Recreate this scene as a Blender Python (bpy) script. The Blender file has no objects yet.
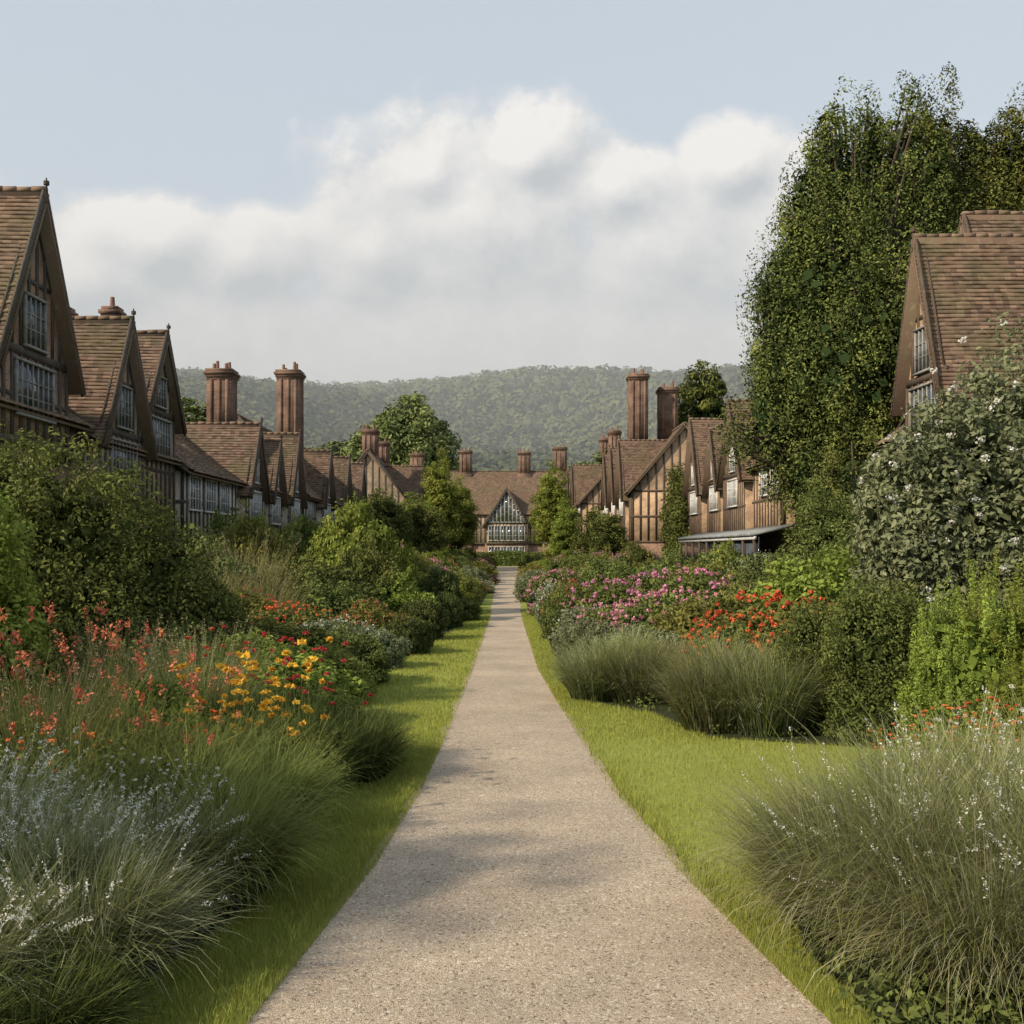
import bpy, math, numpy as np
from mathutils import Vector
rng=np.random.default_rng(11)
sc=bpy.context.scene
# ---------------------------------------------------------------- helpers
def link(o,parent=None):
    sc.collection.objects.link(o)
    if parent is not None: o.parent=parent
    return o
def empty(name,loc=(0,0,0),rotz=0):
    e=bpy.data.objects.new(name,None); e.location=loc; e.rotation_euler=(0,0,rotz); e.empty_display_size=.5
    return link(e)
class Acc:
    def __init__(s): s.V=[];s.L=[];s.T=[];s.M=[];s.A=[];s.n=0
    def add(s,V,F,mat=0,v=0.5):
        V=np.asarray(V,float).reshape(-1,3);F=np.asarray(F,int)
        s.V.append(V);s.L.append((F+s.n).ravel());s.T.append(np.full(len(F),F.shape[1]))
        s.M.append(np.full(len(F),mat));s.A.append(np.broadcast_to(v,(len(F),)).astype(float));s.n+=len(V)
    def mesh(s,name,mats,smooth=False):
        me=bpy.data.meshes.new(name)
        V=np.concatenate(s.V);L=np.concatenate(s.L);T=np.concatenate(s.T)
        me.vertices.add(len(V));me.vertices.foreach_set('co',V.astype(np.float32).ravel())
        me.loops.add(len(L));me.loops.foreach_set('vertex_index',L.astype(np.int32))
        me.polygons.add(len(T));st=np.concatenate([[0],np.cumsum(T)[:-1]])
        me.polygons.foreach_set('loop_start',st.astype(np.int32))
        me.polygons.foreach_set('material_index',np.concatenate(s.M).astype(np.int32))
        if smooth: me.polygons.foreach_set('use_smooth',np.ones(len(T),bool))
        for m in mats: me.materials.append(m)
        a=me.attributes.new('v','FLOAT','FACE');a.data.foreach_set('value',np.concatenate(s.A).astype(np.float32))
        me.update(calc_edges=True)
        return me
    def obj(s,name,mats,parent=None,smooth=False):
        if s.n==0: return None
        return link(bpy.data.objects.new(name,s.mesh(name,mats,smooth)),parent)
def unit(a): return a/np.maximum(np.linalg.norm(a,axis=-1,keepdims=True),1e-9)
def rdir(n): return unit(rng.normal(size=(n,3)))
def leaves(acc,P,N,size,mat,v,aspect=.5,jit=.8):
    n=len(P)
    nr=unit(N+jit*rng.normal(size=(n,3))*.6)
    t=unit(np.cross(nr,rdir(n)));b=np.cross(nr,t)
    s=(np.asarray(size)*rng.uniform(.6,1.25,n))[:,None]
    V=np.stack([P-t*s,P+b*s*aspect+nr*s*.2,P+t*s,P-b*s*aspect+nr*s*.2],1)
    acc.add(V.reshape(-1,3),np.arange(4*n).reshape(n,4),mat,v)
def clusters(acc,C,R,per,size,mat,cv,aspect=.5,zmin=.02,up=.35,taper=0.):
    k=len(C);R=np.broadcast_to(np.asarray(R,float),(k,3)) if np.ndim(R)<2 else R
    d=rdir(k*per);r=rng.uniform(.2,1,(k*per,1))**.45
    D=d*r
    if taper: D=D*np.concatenate([np.repeat(1-taper*(D[:,2:]+1)/2,2,1),np.ones((k*per,1))],1)
    P=np.repeat(C,per,0)+D*np.repeat(R,per,0)
    N=unit(d+np.array([0,0,up]))
    v=np.clip(np.repeat(cv,per)+rng.normal(0,.13,k*per),0,1)
    m=P[:,2]>zmin
    leaves(acc,P[m],N[m],size,mat,v[m],aspect)
def lump(d,ph,a=.16):
    return 1+a*(np.sin(3.1*d[:,0]+ph)+np.sin(4.3*d[:,1]+1.7*ph)+np.sin(3.7*d[:,2]+2.3*ph)*.8+.7*np.sin(7*d[:,0]+6*d[:,2]+ph))/1.6
def tuft(acc,base,az,lean,bend,length,width,mat,seg=4,v0=.3,v1=.8):
    n=len(base);s=np.linspace(0,1,seg+1)
    th=lean[:,None]+bend[:,None]*s[None,:]**1.4
    dx=np.sin(th)*length[:,None]/seg;dz=np.cos(th)*length[:,None]/seg
    X=np.concatenate([np.zeros((n,1)),np.cumsum(dx[:,:-1],1)],1);Z=np.concatenate([np.zeros((n,1)),np.cumsum(dz[:,:-1],1)],1)
    h=np.stack([np.cos(az),np.sin(az),np.zeros(n)],1)
    C=base[:,None,:]+h[:,None,:]*X[:,:,None];C[:,:,2]+=Z
    tw=rng.uniform(-.9,.9,n)
    w=np.stack([-np.sin(az+tw),np.cos(az+tw),np.zeros(n)],1)
    ww=(np.asarray(width)*np.ones(n))[:,None]*np.clip(1-s,0.06,1)[None,:]**.7
    W=w[:,None,:]*ww[:,:,None]
    V=np.stack([C-W,C+W],2).reshape(-1,3)
    o=(np.arange(n)*(seg+1)*2)[:,None]+np.arange(seg)[None,:]*2
    F=np.stack([o,o+1,o+3,o+2],-1).reshape(-1,4)
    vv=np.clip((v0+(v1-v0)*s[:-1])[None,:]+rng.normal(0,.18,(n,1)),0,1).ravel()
    acc.add(V,F,mat,vv)
    return C
def box(acc,x0,x1,y0,y1,z0,z1,mat=0,v=.5):
    V=[(x,y,z) for z in (z0,z1) for x,y in ((x0,y0),(x1,y0),(x1,y1),(x0,y1))]
    acc.add(V,[(3,2,1,0),(4,5,6,7),(0,1,5,4),(1,2,6,5),(2,3,7,6),(3,0,4,7)],mat,v)
def beam(acc,p0,p1,w,d,mat=0,ax=(0,1,0),v=.5):
    p0=np.array(p0,float);p1=np.array(p1,float);u=unit(p1-p0);n=np.array(ax,float);b=unit(np.cross(u,n))
    V=[p+b*sb*w/2+n*sn*d/2 for p in (p0,p1) for sb,sn in ((-1,-1),(1,-1),(1,1),(-1,1))]
    acc.add(V,[(3,2,1,0),(4,5,6,7),(0,1,5,4),(1,2,6,5),(2,3,7,6),(3,0,4,7)],mat,v)
def tube(acc,p0,p1,r0,r1,mat=0,n=8):
    p0=np.array(p0,float);p1=np.array(p1,float);u=unit(p1-p0)
    a=unit(np.cross(u,[.3,.9,.1] if abs(u[2])>.7 else [0,0,1]));b=np.cross(u,a)
    t=np.linspace(0,2*math.pi,n,endpoint=False)[:,None];c=np.cos(t)*a+np.sin(t)*b
    V=np.concatenate([p0+c*r0,p1+c*r1]);i=np.arange(n);j=(i+1)%n
    acc.add(V,np.stack([i,j,j+n,i+n],1),mat,.5)
    acc.add(p1+c*r1,[list(range(n))],mat,.5)
# ---------------------------------------------------------------- materials
def newmat(name):
    m=bpy.data.materials.new(name);m.use_nodes=True;nt=m.node_tree;nt.nodes.clear()
    out=nt.nodes.new('ShaderNodeOutputMaterial');return m,nt,out
def N(nt,t,**kw):
    n=nt.nodes.new(t)
    for k,v in kw.items(): setattr(n,k,v)
    return n
def mixc(nt,f,a,b,bt='MIX'):
    m=nt.nodes.new('ShaderNodeMix');m.data_type='RGBA';m.blend_type=bt
    for s,val in ((0,f),(6,a),(7,b)):
        if isinstance(val,bpy.types.NodeSocket): nt.links.new(val,m.inputs[s])
        else: m.inputs[s].default_value=val if s==0 else (*val,1)
    return m.outputs[2]
def mth(nt,op,a,b=None,c=None,clamp=False):
    m=nt.nodes.new('ShaderNodeMath');m.operation=op;m.use_clamp=clamp
    for i,val in enumerate((a,b,c)):
        if val is None: continue
        if isinstance(val,bpy.types.NodeSocket): nt.links.new(val,m.inputs[i])
        else: m.inputs[i].default_value=val
    return m.outputs[0]
def foliage(name,dark,light,trans=.2):
    m,nt,out=newmat(name)
    at=N(nt,'ShaderNodeAttribute',attribute_name='v');oi=N(nt,'ShaderNodeObjectInfo')
    c=mixc(nt,at.outputs['Fac'],dark,light)
    hs=N(nt,'ShaderNodeHueSaturation')
    r=mth(nt,'MULTIPLY_ADD',oi.outputs['Random'],.4,.9);nt.links.new(r,hs.inputs['Value'])
    r2=mth(nt,'MULTIPLY_ADD',oi.outputs['Random'],.03,.475);nt.links.new(r2,hs.inputs['Hue'])
    nt.links.new(c,hs.inputs['Color'])
    p=N(nt,'ShaderNodeBsdfDiffuse');nt.links.new(hs.outputs[0],p.inputs['Color'])
    sh=p.outputs[0]
    if trans>0:
        t=N(nt,'ShaderNodeBsdfTranslucent');nt.links.new(hs.outputs[0],t.inputs[0])
        mx=N(nt,'ShaderNodeMixShader');mx.inputs[0].default_value=trans
        nt.links.new(p.outputs[0],mx.inputs[1]);nt.links.new(t.outputs[0],mx.inputs[2]);sh=mx.outputs[0]
    nt.links.new(sh,out.inputs[0])
    return m
F_mid=foliage('leaf_mid',(.052,.072,.022),(.18,.215,.062))
F_dark=foliage('leaf_dark',(.034,.050,.018),(.115,.145,.045),0)
F_bright=foliage('leaf_bright',(.10,.135,.024),(.28,.33,.075),.3)
F_thuja=foliage('leaf_thuja',(.13,.175,.032),(.34,.41,.09),.3)
F_grey=foliage('leaf_grey',(.095,.115,.055),(.25,.275,.155))
F_yel=foliage('leaf_yellowgreen',(.095,.11,.03),(.28,.29,.075),.3)
F_tree=foliage('leaf_big_tree',(.026,.042,.016),(.165,.190,.052),0)
F_far=foliage('leaf_distant',(.08,.11,.040),(.19,.22,.08),0)
F_hill=foliage('leaf_hill',(.055,.080,.038),(.120,.145,.062),0)
F_silver=foliage('blade_silver',(.07,.080,.035),(.40,.40,.235),.2)
F_grass=foliage('blade_green',(.05,.075,.020),(.27,.30,.09),.25)
F_gdark=foliage('blade_dark',(.030,.055,.018),(.14,.18,.055),.2)
F_lawn=foliage('lawn_blades',(.16,.19,.034),(.35,.37,.095),.2)
F_straw=foliage('blade_straw',(.16,.15,.07),(.44,.38,.22),.2)
P_white=foliage('petal_white',(.44,.43,.38),(.70,.69,.62),.2)
P_orange=foliage('petal_orange',(.55,.13,.04),(.80,.28,.08),.2)
P_red=foliage('petal_red',(.36,.06,.04),(.64,.16,.08),.2)
P_yellow=foliage('petal_yellow',(.70,.40,.04),(.82,.62,.09),.2)
P_pink=foliage('petal_pink',(.42,.13,.21),(.68,.32,.41),.2)
P_coral=foliage('petal_coral',(.44,.14,.06),(.66,.29,.14),.2)
def pmat(name,build,rough=.8,spec=.3):
    m,nt,out=newmat(name);p=N(nt,'ShaderNodeBsdfPrincipled');p.inputs['Roughness'].default_value=rough
    p.inputs['Specular IOR Level'].default_value=spec
    col,h,dist=build(nt,p);nt.links.new(col,p.inputs['Base Color'])
    if h is not None:
        b=N(nt,'ShaderNodeBump');b.inputs['Distance'].default_value=dist;b.inputs['Strength'].default_value=1
        nt.links.new(h,b.inputs['Height']);nt.links.new(b.outputs[0],p.inputs['Normal'])
    nt.links.new(p.outputs[0],out.inputs[0]);return m
def noise(nt,scale,detail=3,rough=.6,vec=None):
    n=N(nt,'ShaderNodeTexNoise');n.inputs['Scale'].default_value=scale;n.inputs['Detail'].default_value=detail;n.inputs['Roughness'].default_value=rough
    if vec is None:
        tc=N(nt,'ShaderNodeTexCoord');vec=tc.outputs['Object']
    nt.links.new(vec,n.inputs['Vector']);return n.outputs['Fac']
def ramp(nt,f,a,b):
    mr=N(nt,'ShaderNodeMapRange');mr.inputs[1].default_value=a;mr.inputs[2].default_value=b;nt.links.new(f,mr.inputs[0]);return mr.outputs[0]
def brickb(c1,c2,mort):
    def f(nt,p):
        tc=N(nt,'ShaderNodeTexCoord');sp=N(nt,'ShaderNodeSeparateXYZ');nt.links.new(tc.outputs['Object'],sp.inputs[0])
        xy=mth(nt,'ADD',sp.outputs[0],sp.outputs[1]);cb=N(nt,'ShaderNodeCombineXYZ');nt.links.new(xy,cb.inputs[0]);nt.links.new(sp.outputs[2],cb.inputs[1])
        b=N(nt,'ShaderNodeTexBrick');b.inputs['Scale'].default_value=1;b.inputs['Brick Width'].default_value=.24;b.inputs['Row Height'].default_value=.085
        b.inputs['Mortar Size'].default_value=.010;b.inputs['Color1'].default_value=(*c1,1);b.inputs['Color2'].default_value=(*c2,1);b.inputs['Mortar'].default_value=(*mort,1)
        nt.links.new(cb.outputs[0],b.inputs['Vector'])
        n=ramp(nt,noise(nt,.9),.35,.7);c=mixc(nt,n,(.55,.52,.50),(1.2,1.15,1.1))
        return mixc(nt,1.0,b.outputs['Color'],c,'MULTIPLY'),mth(nt,'MULTIPLY',b.outputs['Fac'],-1),.012
    return f
M_brick=pmat('old_brick',brickb((.38,.22,.15),(.26,.15,.105),(.34,.30,.25)),.9)
M_chim=pmat('chimney_brick',brickb((.26,.145,.10),(.155,.09,.07),(.25,.21,.17)),.9)
M_infillL=pmat('infill_nogging',brickb((.46,.33,.23),(.34,.235,.17),(.48,.43,.35)),.9)
M_infillR=pmat('infill_warm',brickb((.54,.36,.22),(.41,.27,.17),(.52,.45,.35)),.9)
M_plaster=pmat('lime_plaster',lambda nt,p:(mixc(nt,ramp(nt,noise(nt,1.3),.3,.7),(.40,.345,.28),(.60,.55,.47)),None,0),.9)
def timberf(a,b):
    def f(nt,p):
        tc=N(nt,'ShaderNodeTexCoord');mp=N(nt,'ShaderNodeMapping');mp.inputs['Scale'].default_value=(9,9,1.2);nt.links.new(tc.outputs['Object'],mp.inputs[0])
        n=noise(nt,2.5,4,.7,mp.outputs[0]);return mixc(nt,ramp(nt,n,.3,.7),a,b),None,.01
    return f
M_timber=pmat('oak_timber',timberf((.034,.028,.023),(.12,.10,.08)),.85)
M_timberR=pmat('oak_timber_warm',timberf((.045,.032,.024),(.14,.10,.07)),.85)
M_white=pmat('painted_frame',lambda nt,p:(mixc(nt,ramp(nt,noise(nt,5),.3,.7),(.42,.42,.40),(.64,.64,.61)),None,0),.6)
M_greyfr=pmat('weathered_frame',lambda nt,p:(mixc(nt,ramp(nt,noise(nt,5),.3,.7),(.16,.155,.145),(.32,.31,.29)),None,0),.7)
M_glass=pmat('window_glass',lambda nt,p:(mixc(nt,ramp(nt,noise(nt,.8),.4,.6),(.02,.025,.03),(.07,.08,.085)),noise(nt,2.5,2),.01),.08,.6)
M_lead=pmat('lead_sheet',lambda nt,p:(mixc(nt,ramp(nt,noise(nt,1.5),.3,.7),(.16,.17,.17),(.28,.29,.29)),None,0),.5)
M_pot=pmat('terracotta',lambda nt,p:(mixc(nt,ramp(nt,noise(nt,6),.3,.7),(.15,.08,.06),(.26,.14,.10)),None,0),.8)
def rooff(nt,p):
    at=N(nt,'ShaderNodeAttribute',attribute_name='v')
    c=mixc(nt,at.outputs['Fac'],(.115,.074,.055),(.29,.19,.135))
    m=ramp(nt,noise(nt,.6,6,.72),.46,.64)
    c=mixc(nt,mth(nt,'MULTIPLY',m,.65),c,(.13,.125,.06))
    l=ramp(nt,noise(nt,4,5,.8),.56,.68);c=mixc(nt,mth(nt,'MULTIPLY',l,.45),c,(.30,.26,.20))
    d=ramp(nt,noise(nt,1.4,5,.7),.52,.75);c=mixc(nt,mth(nt,'MULTIPLY',d,.6),c,(.065,.05,.042))
    return c,None,.03
M_roof=pmat('clay_tiles',rooff,.9)
M_bark=pmat('bark',timberf((.04,.03,.02),(.13,.10,.075)),.95)
def groundf(nt,p):
    tc=N(nt,'ShaderNodeTexCoord');sp=N(nt,'ShaderNodeSeparateXYZ');nt.links.new(tc.outputs['Object'],sp.inputs[0])
    n=ramp(nt,noise(nt,.35,4),.3,.7);c=mixc(nt,n,(.15,.18,.030),(.24,.27,.055))
    c=mixc(nt,ramp(nt,noise(nt,40,3),.35,.75),c,(.30,.32,.08))
    c=mixc(nt,ramp(nt,sp.outputs[1],215,270),c,(.04,.06,.025))
    return c,None,.03
M_ground=pmat('grass_ground',groundf,.95,.1)
M_soil=pmat('bed_soil',lambda nt,p:(mixc(nt,ramp(nt,noise(nt,6),.3,.7),(.025,.030,.014),(.05,.06,.025)),None,.04),.95,.1)
def gravelf(nt,p):
    tc=N(nt,'ShaderNodeTexCoord')
    v=N(nt,'ShaderNodeTexVoronoi');v.inputs['Scale'].default_value=150;nt.links.new(tc.outputs['Object'],v.inputs['Vector'])
    v2=N(nt,'ShaderNodeTexVoronoi');v2.inputs['Scale'].default_value=66;nt.links.new(tc.outputs['Object'],v2.inputs['Vector'])
    bw=N(nt,'ShaderNodeRGBToBW');nt.links.new(v.outputs['Color'],bw.inputs[0])
    bw2=N(nt,'ShaderNodeRGBToBW');nt.links.new(v2.outputs['Color'],bw2.inputs[0])
    c=mixc(nt,ramp(nt,bw.outputs[0],.15,.85),(.29,.225,.165),(.56,.47,.37))
    c=mixc(nt,ramp(nt,bw2.outputs[0],.78,.86),c,(.60,.53,.44))
    c=mixc(nt,ramp(nt,bw2.outputs[0],.20,.14),c,(.21,.165,.125))
    n=ramp(nt,noise(nt,.8,6,.65),.35,.68);c=mixc(nt,1.0,c,mixc(nt,n,(.80,.78,.75),(1.12,1.09,1.04)),'MULTIPLY')
    h=mth(nt,'ADD',mth(nt,'MULTIPLY',v.outputs['Distance'],-1),mth(nt,'MULTIPLY',v2.outputs['Distance'],-.5))
    return c,h,.004
M_gravel=pmat('gravel',gravelf,.9,.2)
# ---------------------------------------------------------------- ground / terrain
def sstep(t): t=np.clip(t,0,1);return t*t*(3-2*t)
def hgt(x,y):
    r=900+30*np.sin(x/230.)
    up=sstep((y-240)/(r-240));dn=1-.5*sstep((y-r)/600)
    ridge=129-10*np.clip(np.abs(x-20)/330,0,3)**1.6+2*np.sin(x/60.)
    return up*dn*np.maximum(ridge,30)+sstep((y-300)/200)*(1-sstep((y-650)/250))*(14*np.sin(x/75.+y/130.)+7*np.sin(x/41.-y/60.+2))
gx=np.concatenate([np.linspace(-2500,-700,14),np.linspace(-650,650,120),np.linspace(700,2500,14)])
gy=np.concatenate([np.linspace(-300,200,8),np.linspace(215,1400,110),np.linspace(1500,3500,14)])
X,Y=np.meshgrid(gx,gy);Z=hgt(X,Y)
a=Acc();nx=len(gx);ny=len(gy);i=(np.arange(ny-1)[:,None]*nx+np.arange(nx-1)[None,:]).ravel()
a.add(np.stack([X,Y,Z],-1).reshape(-1,3),np.stack([i,i+1,i+nx+1,i+nx],1),0,.5)
a.obj('ground',[M_ground],smooth=True)
PY=[-8,0,5.1,7.6,10.1,14.2,20.2,34.6,48,90,146];PL=[-1.8,-1.6,-1.27,-.99,-.86,-.77,-.71,-.64,-.66,-1.0,-1.4];PR=[2.1,1.9,1.57,1.22,1.0,.84,.62,.52,.5,.85,1.3]
def pl(y): return np.interp(y,PY,PL)
def pr(y): return np.interp(y,PY,PR)
BLy=[-8,0,5.1,7,9.5,11.3,12.3,13.5,17.3,21,27,34.6,48,90,146];BLx=[-2.4,-2.1,-1.85,-1.5,-1.6,-1.2,-1.3,-2.0,-2.5,-2.1,-1.66,-1.2,-1.05,-1.5,-2.0]
BRy=[-8,4,6,7.2,8.1,12,12.9,14.8,16,22,35,48,90,146];BRx=[2.3,1.75,1.55,1.9,4.5,4.5,2.3,1.9,1.0,.95,.85,.85,1.4,2.2]
def bl(y): return np.interp(y,BLy,BLx)
def br(y): return np.interp(y,BRy,BRx)
def strip(name,ys,xl,xr,z,mat):
    a=Acc();n=len(ys);V=np.concatenate([np.stack([xl,ys,np.full(n,z)],1),np.stack([xr,ys,np.full(n,z)],1)])
    i=np.arange(n-1);a.add(V,np.stack([i,i+n,i+n+1,i+1],1));return a.obj(name,[mat])
ys=np.concatenate([np.arange(-8,30,.12),np.arange(30,146,.6)])
wob=lambda y,p:.025*np.sin(y*2.3+p)+.018*np.sin(y*5.9+2*p)+.01*np.sin(y*13.1+p)
strip('gravel_path',ys,pl(ys)+wob(ys,0),pr(ys)+wob(ys,2),.008,M_gravel)
strip('flower_bed_soil',ys,np.full(len(ys),-12.3),bl(ys)+wob(ys,4),.004,M_soil)
strip('flower_bed_soil',ys,br(ys)+wob(ys,5),np.full(len(ys),12.3),.004,M_soil)
a=Acc()
def lawn(n,ymin,ymax):
    u=rng.uniform(1/ymax,1/ymin,n);y=1/u;side=rng.random(n)<.5
    x=np.where(side,rng.uniform(0,1,n)*(pl(y)-bl(y)+.12)+bl(y)-.05,pr(y)-.07+rng.uniform(0,1,n)*(br(y)-pr(y)+.12))
    b=np.stack([x,y,np.zeros(n)],1);sc_=np.clip(y/9,.8,3)
    hv=.6+.4*np.sin(x*3+y*2.1)*np.sin(y*1.3-x)
    edge=np.minimum(abs(x-pl(y)),abs(x-pr(y)))<.1
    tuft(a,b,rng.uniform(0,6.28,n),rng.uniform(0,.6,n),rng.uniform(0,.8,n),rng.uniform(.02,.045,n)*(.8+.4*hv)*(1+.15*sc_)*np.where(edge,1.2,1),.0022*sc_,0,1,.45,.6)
lawn(230000,4.2,40)
n=6000;y=rng.uniform(4.3,11,n);s=rng.random(n)<.6;x=np.where(s,pl(y)-rng.exponential(.08,n),pr(y)+rng.exponential(.06,n))
tuft(a,np.stack([x,y,np.zeros(n)],1),rng.uniform(0,6.28,n),rng.uniform(0,.7,n),rng.uniform(.2,1,n),rng.uniform(.05,.11,n),.0025,0,3,.3,.7)
a.obj('lawn_grass',[F_lawn])
a=Acc();n=3500;y=rng.uniform(4.5,12,n);t=rng.beta(.25,.25,n);x=pl(y)+t*(pr(y)-pl(y))
r=rng.uniform(.003,.008,n)[:,None]
base=np.array([[1,0,0],[0,1,0],[-1,0,0],[0,-1,0],[0,0,.8]])
V=np.stack([x,y,np.full(n,.008)],1)[:,None,:]+base[None]*r[:,:,None]*rng.uniform(.7,1.3,(n,5,1))
o=np.arange(n)[:,None]*5
for k_,f in enumerate(((0,1,4),(1,2,4),(2,3,4),(3,0,4))):
    if k_==0: a.add(V.reshape(-1,3),o+np.array(f)[None],0,.5)
    else: a.add(np.zeros((0,3)),o+np.array(f)[None]-a.n,0,.5)
a.obj('gravel_stones',[M_gravel])
# ---------------------------------------------------------------- shrubs
def shrub_acc(rad,h,k,per,size,cr,seed=0.,flower=None,fn=0,fr=.05,core=True,a=None,cen=(0,0),z0=None,pet=.5,up=0.,lumpa=.16):
    a=a or Acc();zc=h*.45 if z0 is None else z0
    d=rdir(k);R=np.array([rad,rad,(h-zc)])
    rr=(rng.uniform(.55,1,(k,1))**.5)*lump(d,seed,lumpa)[:,None]*.92
    C=np.array([cen[0],cen[1],zc])+d*R*rr
    cv=rng.uniform(.1,.85,k)
    crs=(rng.uniform(.6,1.35,k)*cr)[:,None]*(np.array([.55,.55,1.7]) if up else np.array([1,1,.85]))
    clusters(a,C,crs,per,size,0,cv,.3 if up else .5,taper=up)
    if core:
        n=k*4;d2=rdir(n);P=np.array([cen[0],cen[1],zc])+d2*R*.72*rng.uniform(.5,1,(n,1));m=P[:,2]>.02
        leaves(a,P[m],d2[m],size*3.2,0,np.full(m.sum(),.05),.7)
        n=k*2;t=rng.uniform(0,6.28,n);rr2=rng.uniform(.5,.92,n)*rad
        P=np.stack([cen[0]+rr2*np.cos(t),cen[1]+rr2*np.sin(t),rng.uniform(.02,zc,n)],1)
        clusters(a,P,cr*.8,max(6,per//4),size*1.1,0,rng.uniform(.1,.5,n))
    if flower is not None and fn:
        d=rdir(fn*2);d=d[d[:,2]>-.25][:fn];f=len(d)
        P=np.array([cen[0],cen[1],zc])+d*R*(lump(d,seed)[:,None])*rng.uniform(.93,1.1,(f,1))
        e=rdir(f*14);PP=np.repeat(P,14,0)+e*fr*rng.uniform(.3,1,(f*14,1))*np.array([1,1,.7])
        m=PP[:,2]>.05
        leaves(a,PP[m],e[m],fr*pet,1,rng.uniform(.1,1,m.sum()),.7)
    return a
def smesh(name,mats,**k): return shrub_acc(**k).mesh(name,mats)
S={}
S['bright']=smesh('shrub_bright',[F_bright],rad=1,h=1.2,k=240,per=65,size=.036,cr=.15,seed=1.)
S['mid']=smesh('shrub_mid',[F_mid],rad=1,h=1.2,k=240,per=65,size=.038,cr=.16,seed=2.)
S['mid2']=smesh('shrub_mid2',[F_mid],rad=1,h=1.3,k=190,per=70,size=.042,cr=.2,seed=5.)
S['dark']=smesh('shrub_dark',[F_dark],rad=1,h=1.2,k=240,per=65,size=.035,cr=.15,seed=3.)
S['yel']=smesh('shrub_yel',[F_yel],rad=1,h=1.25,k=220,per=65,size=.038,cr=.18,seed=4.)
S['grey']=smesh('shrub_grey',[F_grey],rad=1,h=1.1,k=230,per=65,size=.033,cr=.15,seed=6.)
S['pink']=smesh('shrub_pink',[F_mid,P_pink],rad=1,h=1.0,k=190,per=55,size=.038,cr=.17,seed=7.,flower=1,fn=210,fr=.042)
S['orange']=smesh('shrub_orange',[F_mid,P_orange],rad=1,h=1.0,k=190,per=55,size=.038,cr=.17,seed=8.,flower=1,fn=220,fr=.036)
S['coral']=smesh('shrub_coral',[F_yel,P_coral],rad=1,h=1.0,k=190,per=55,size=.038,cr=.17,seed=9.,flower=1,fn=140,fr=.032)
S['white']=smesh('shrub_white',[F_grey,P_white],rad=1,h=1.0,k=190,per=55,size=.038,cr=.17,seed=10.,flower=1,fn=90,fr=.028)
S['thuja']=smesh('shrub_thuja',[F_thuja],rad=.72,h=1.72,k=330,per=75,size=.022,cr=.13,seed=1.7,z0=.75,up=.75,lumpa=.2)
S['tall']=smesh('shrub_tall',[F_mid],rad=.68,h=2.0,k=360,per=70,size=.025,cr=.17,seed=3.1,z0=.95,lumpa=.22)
NM={'bright':'box_shrub','mid':'green_shrub','mid2':'green_shrub','dark':'dark_shrub','yel':'yellow_green_shrub','grey':'grey_leaf_shrub','pink':'pink_flowering_plant','orange':'orange_flowering_plant','coral':'coral_flowering_plant','white':'white_flowering_shrub','thuja':'thuja_shrub','tall':'green_shrub'}
def put(kind,x,y,rx,h,ry=None,rot=None):
    o=bpy.data.objects.new(NM[kind],S[kind]);o.location=(x,y,-.02)
    o.scale=(rx,ry or rx,h if kind in('thuja','tall') else h/1.15)
    o.rotation_euler=(0,0,rng.uniform(0,6.28) if rot is None else rot);link(o);return o
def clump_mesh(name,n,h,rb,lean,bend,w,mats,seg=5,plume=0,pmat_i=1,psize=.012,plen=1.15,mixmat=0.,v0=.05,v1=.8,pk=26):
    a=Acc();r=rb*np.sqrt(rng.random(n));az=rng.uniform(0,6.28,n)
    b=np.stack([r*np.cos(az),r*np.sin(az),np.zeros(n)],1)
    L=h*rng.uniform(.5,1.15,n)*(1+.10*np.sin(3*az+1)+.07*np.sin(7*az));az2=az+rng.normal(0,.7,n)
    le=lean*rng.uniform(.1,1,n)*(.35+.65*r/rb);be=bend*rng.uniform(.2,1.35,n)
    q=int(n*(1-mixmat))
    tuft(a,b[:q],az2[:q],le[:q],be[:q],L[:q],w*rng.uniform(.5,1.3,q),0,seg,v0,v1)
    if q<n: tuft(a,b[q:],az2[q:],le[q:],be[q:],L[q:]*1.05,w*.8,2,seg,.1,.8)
    if plume:
        m=plume;az=rng.uniform(0,6.28,m);r=rb*np.sqrt(rng.random(m));b=np.stack([r*np.cos(az),r*np.sin(az),np.zeros(m)],1)
        C=tuft(a,b,az,lean*.8*rng.random(m),bend*.55*rng.random(m),h*plen*rng.uniform(.75,1.1,m),w*.5,0,6,.4,.8)
        P0=C[:,-1];P1=C[:,-2];k=pk;t=rng.uniform(-.25,1,(m,k,1));P=P1[:,None]+(P0-P1)[:,None]*t*1.0+rng.normal(0,psize*.8,(m,k,3))
        P=P.reshape(-1,3);leaves(a,P,rdir(len(P)),psize,pmat_i,rng.random(len(P)),.4)
    return a.mesh(name,mats)
G={}
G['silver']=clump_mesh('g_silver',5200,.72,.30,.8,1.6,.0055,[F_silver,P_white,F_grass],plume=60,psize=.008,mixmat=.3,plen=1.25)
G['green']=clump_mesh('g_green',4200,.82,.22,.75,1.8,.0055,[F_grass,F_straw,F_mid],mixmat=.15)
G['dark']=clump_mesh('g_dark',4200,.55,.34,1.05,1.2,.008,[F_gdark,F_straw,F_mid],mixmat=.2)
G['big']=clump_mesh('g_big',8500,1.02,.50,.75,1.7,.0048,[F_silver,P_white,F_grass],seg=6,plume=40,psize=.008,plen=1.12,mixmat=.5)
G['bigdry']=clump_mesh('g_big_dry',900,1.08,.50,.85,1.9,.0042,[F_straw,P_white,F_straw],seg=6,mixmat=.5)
G['mound']=clump_mesh('g_mound',4500,.95,.42,.6,1.4,.008,[F_silver,F_straw,F_grass],mixmat=.5)
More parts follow.
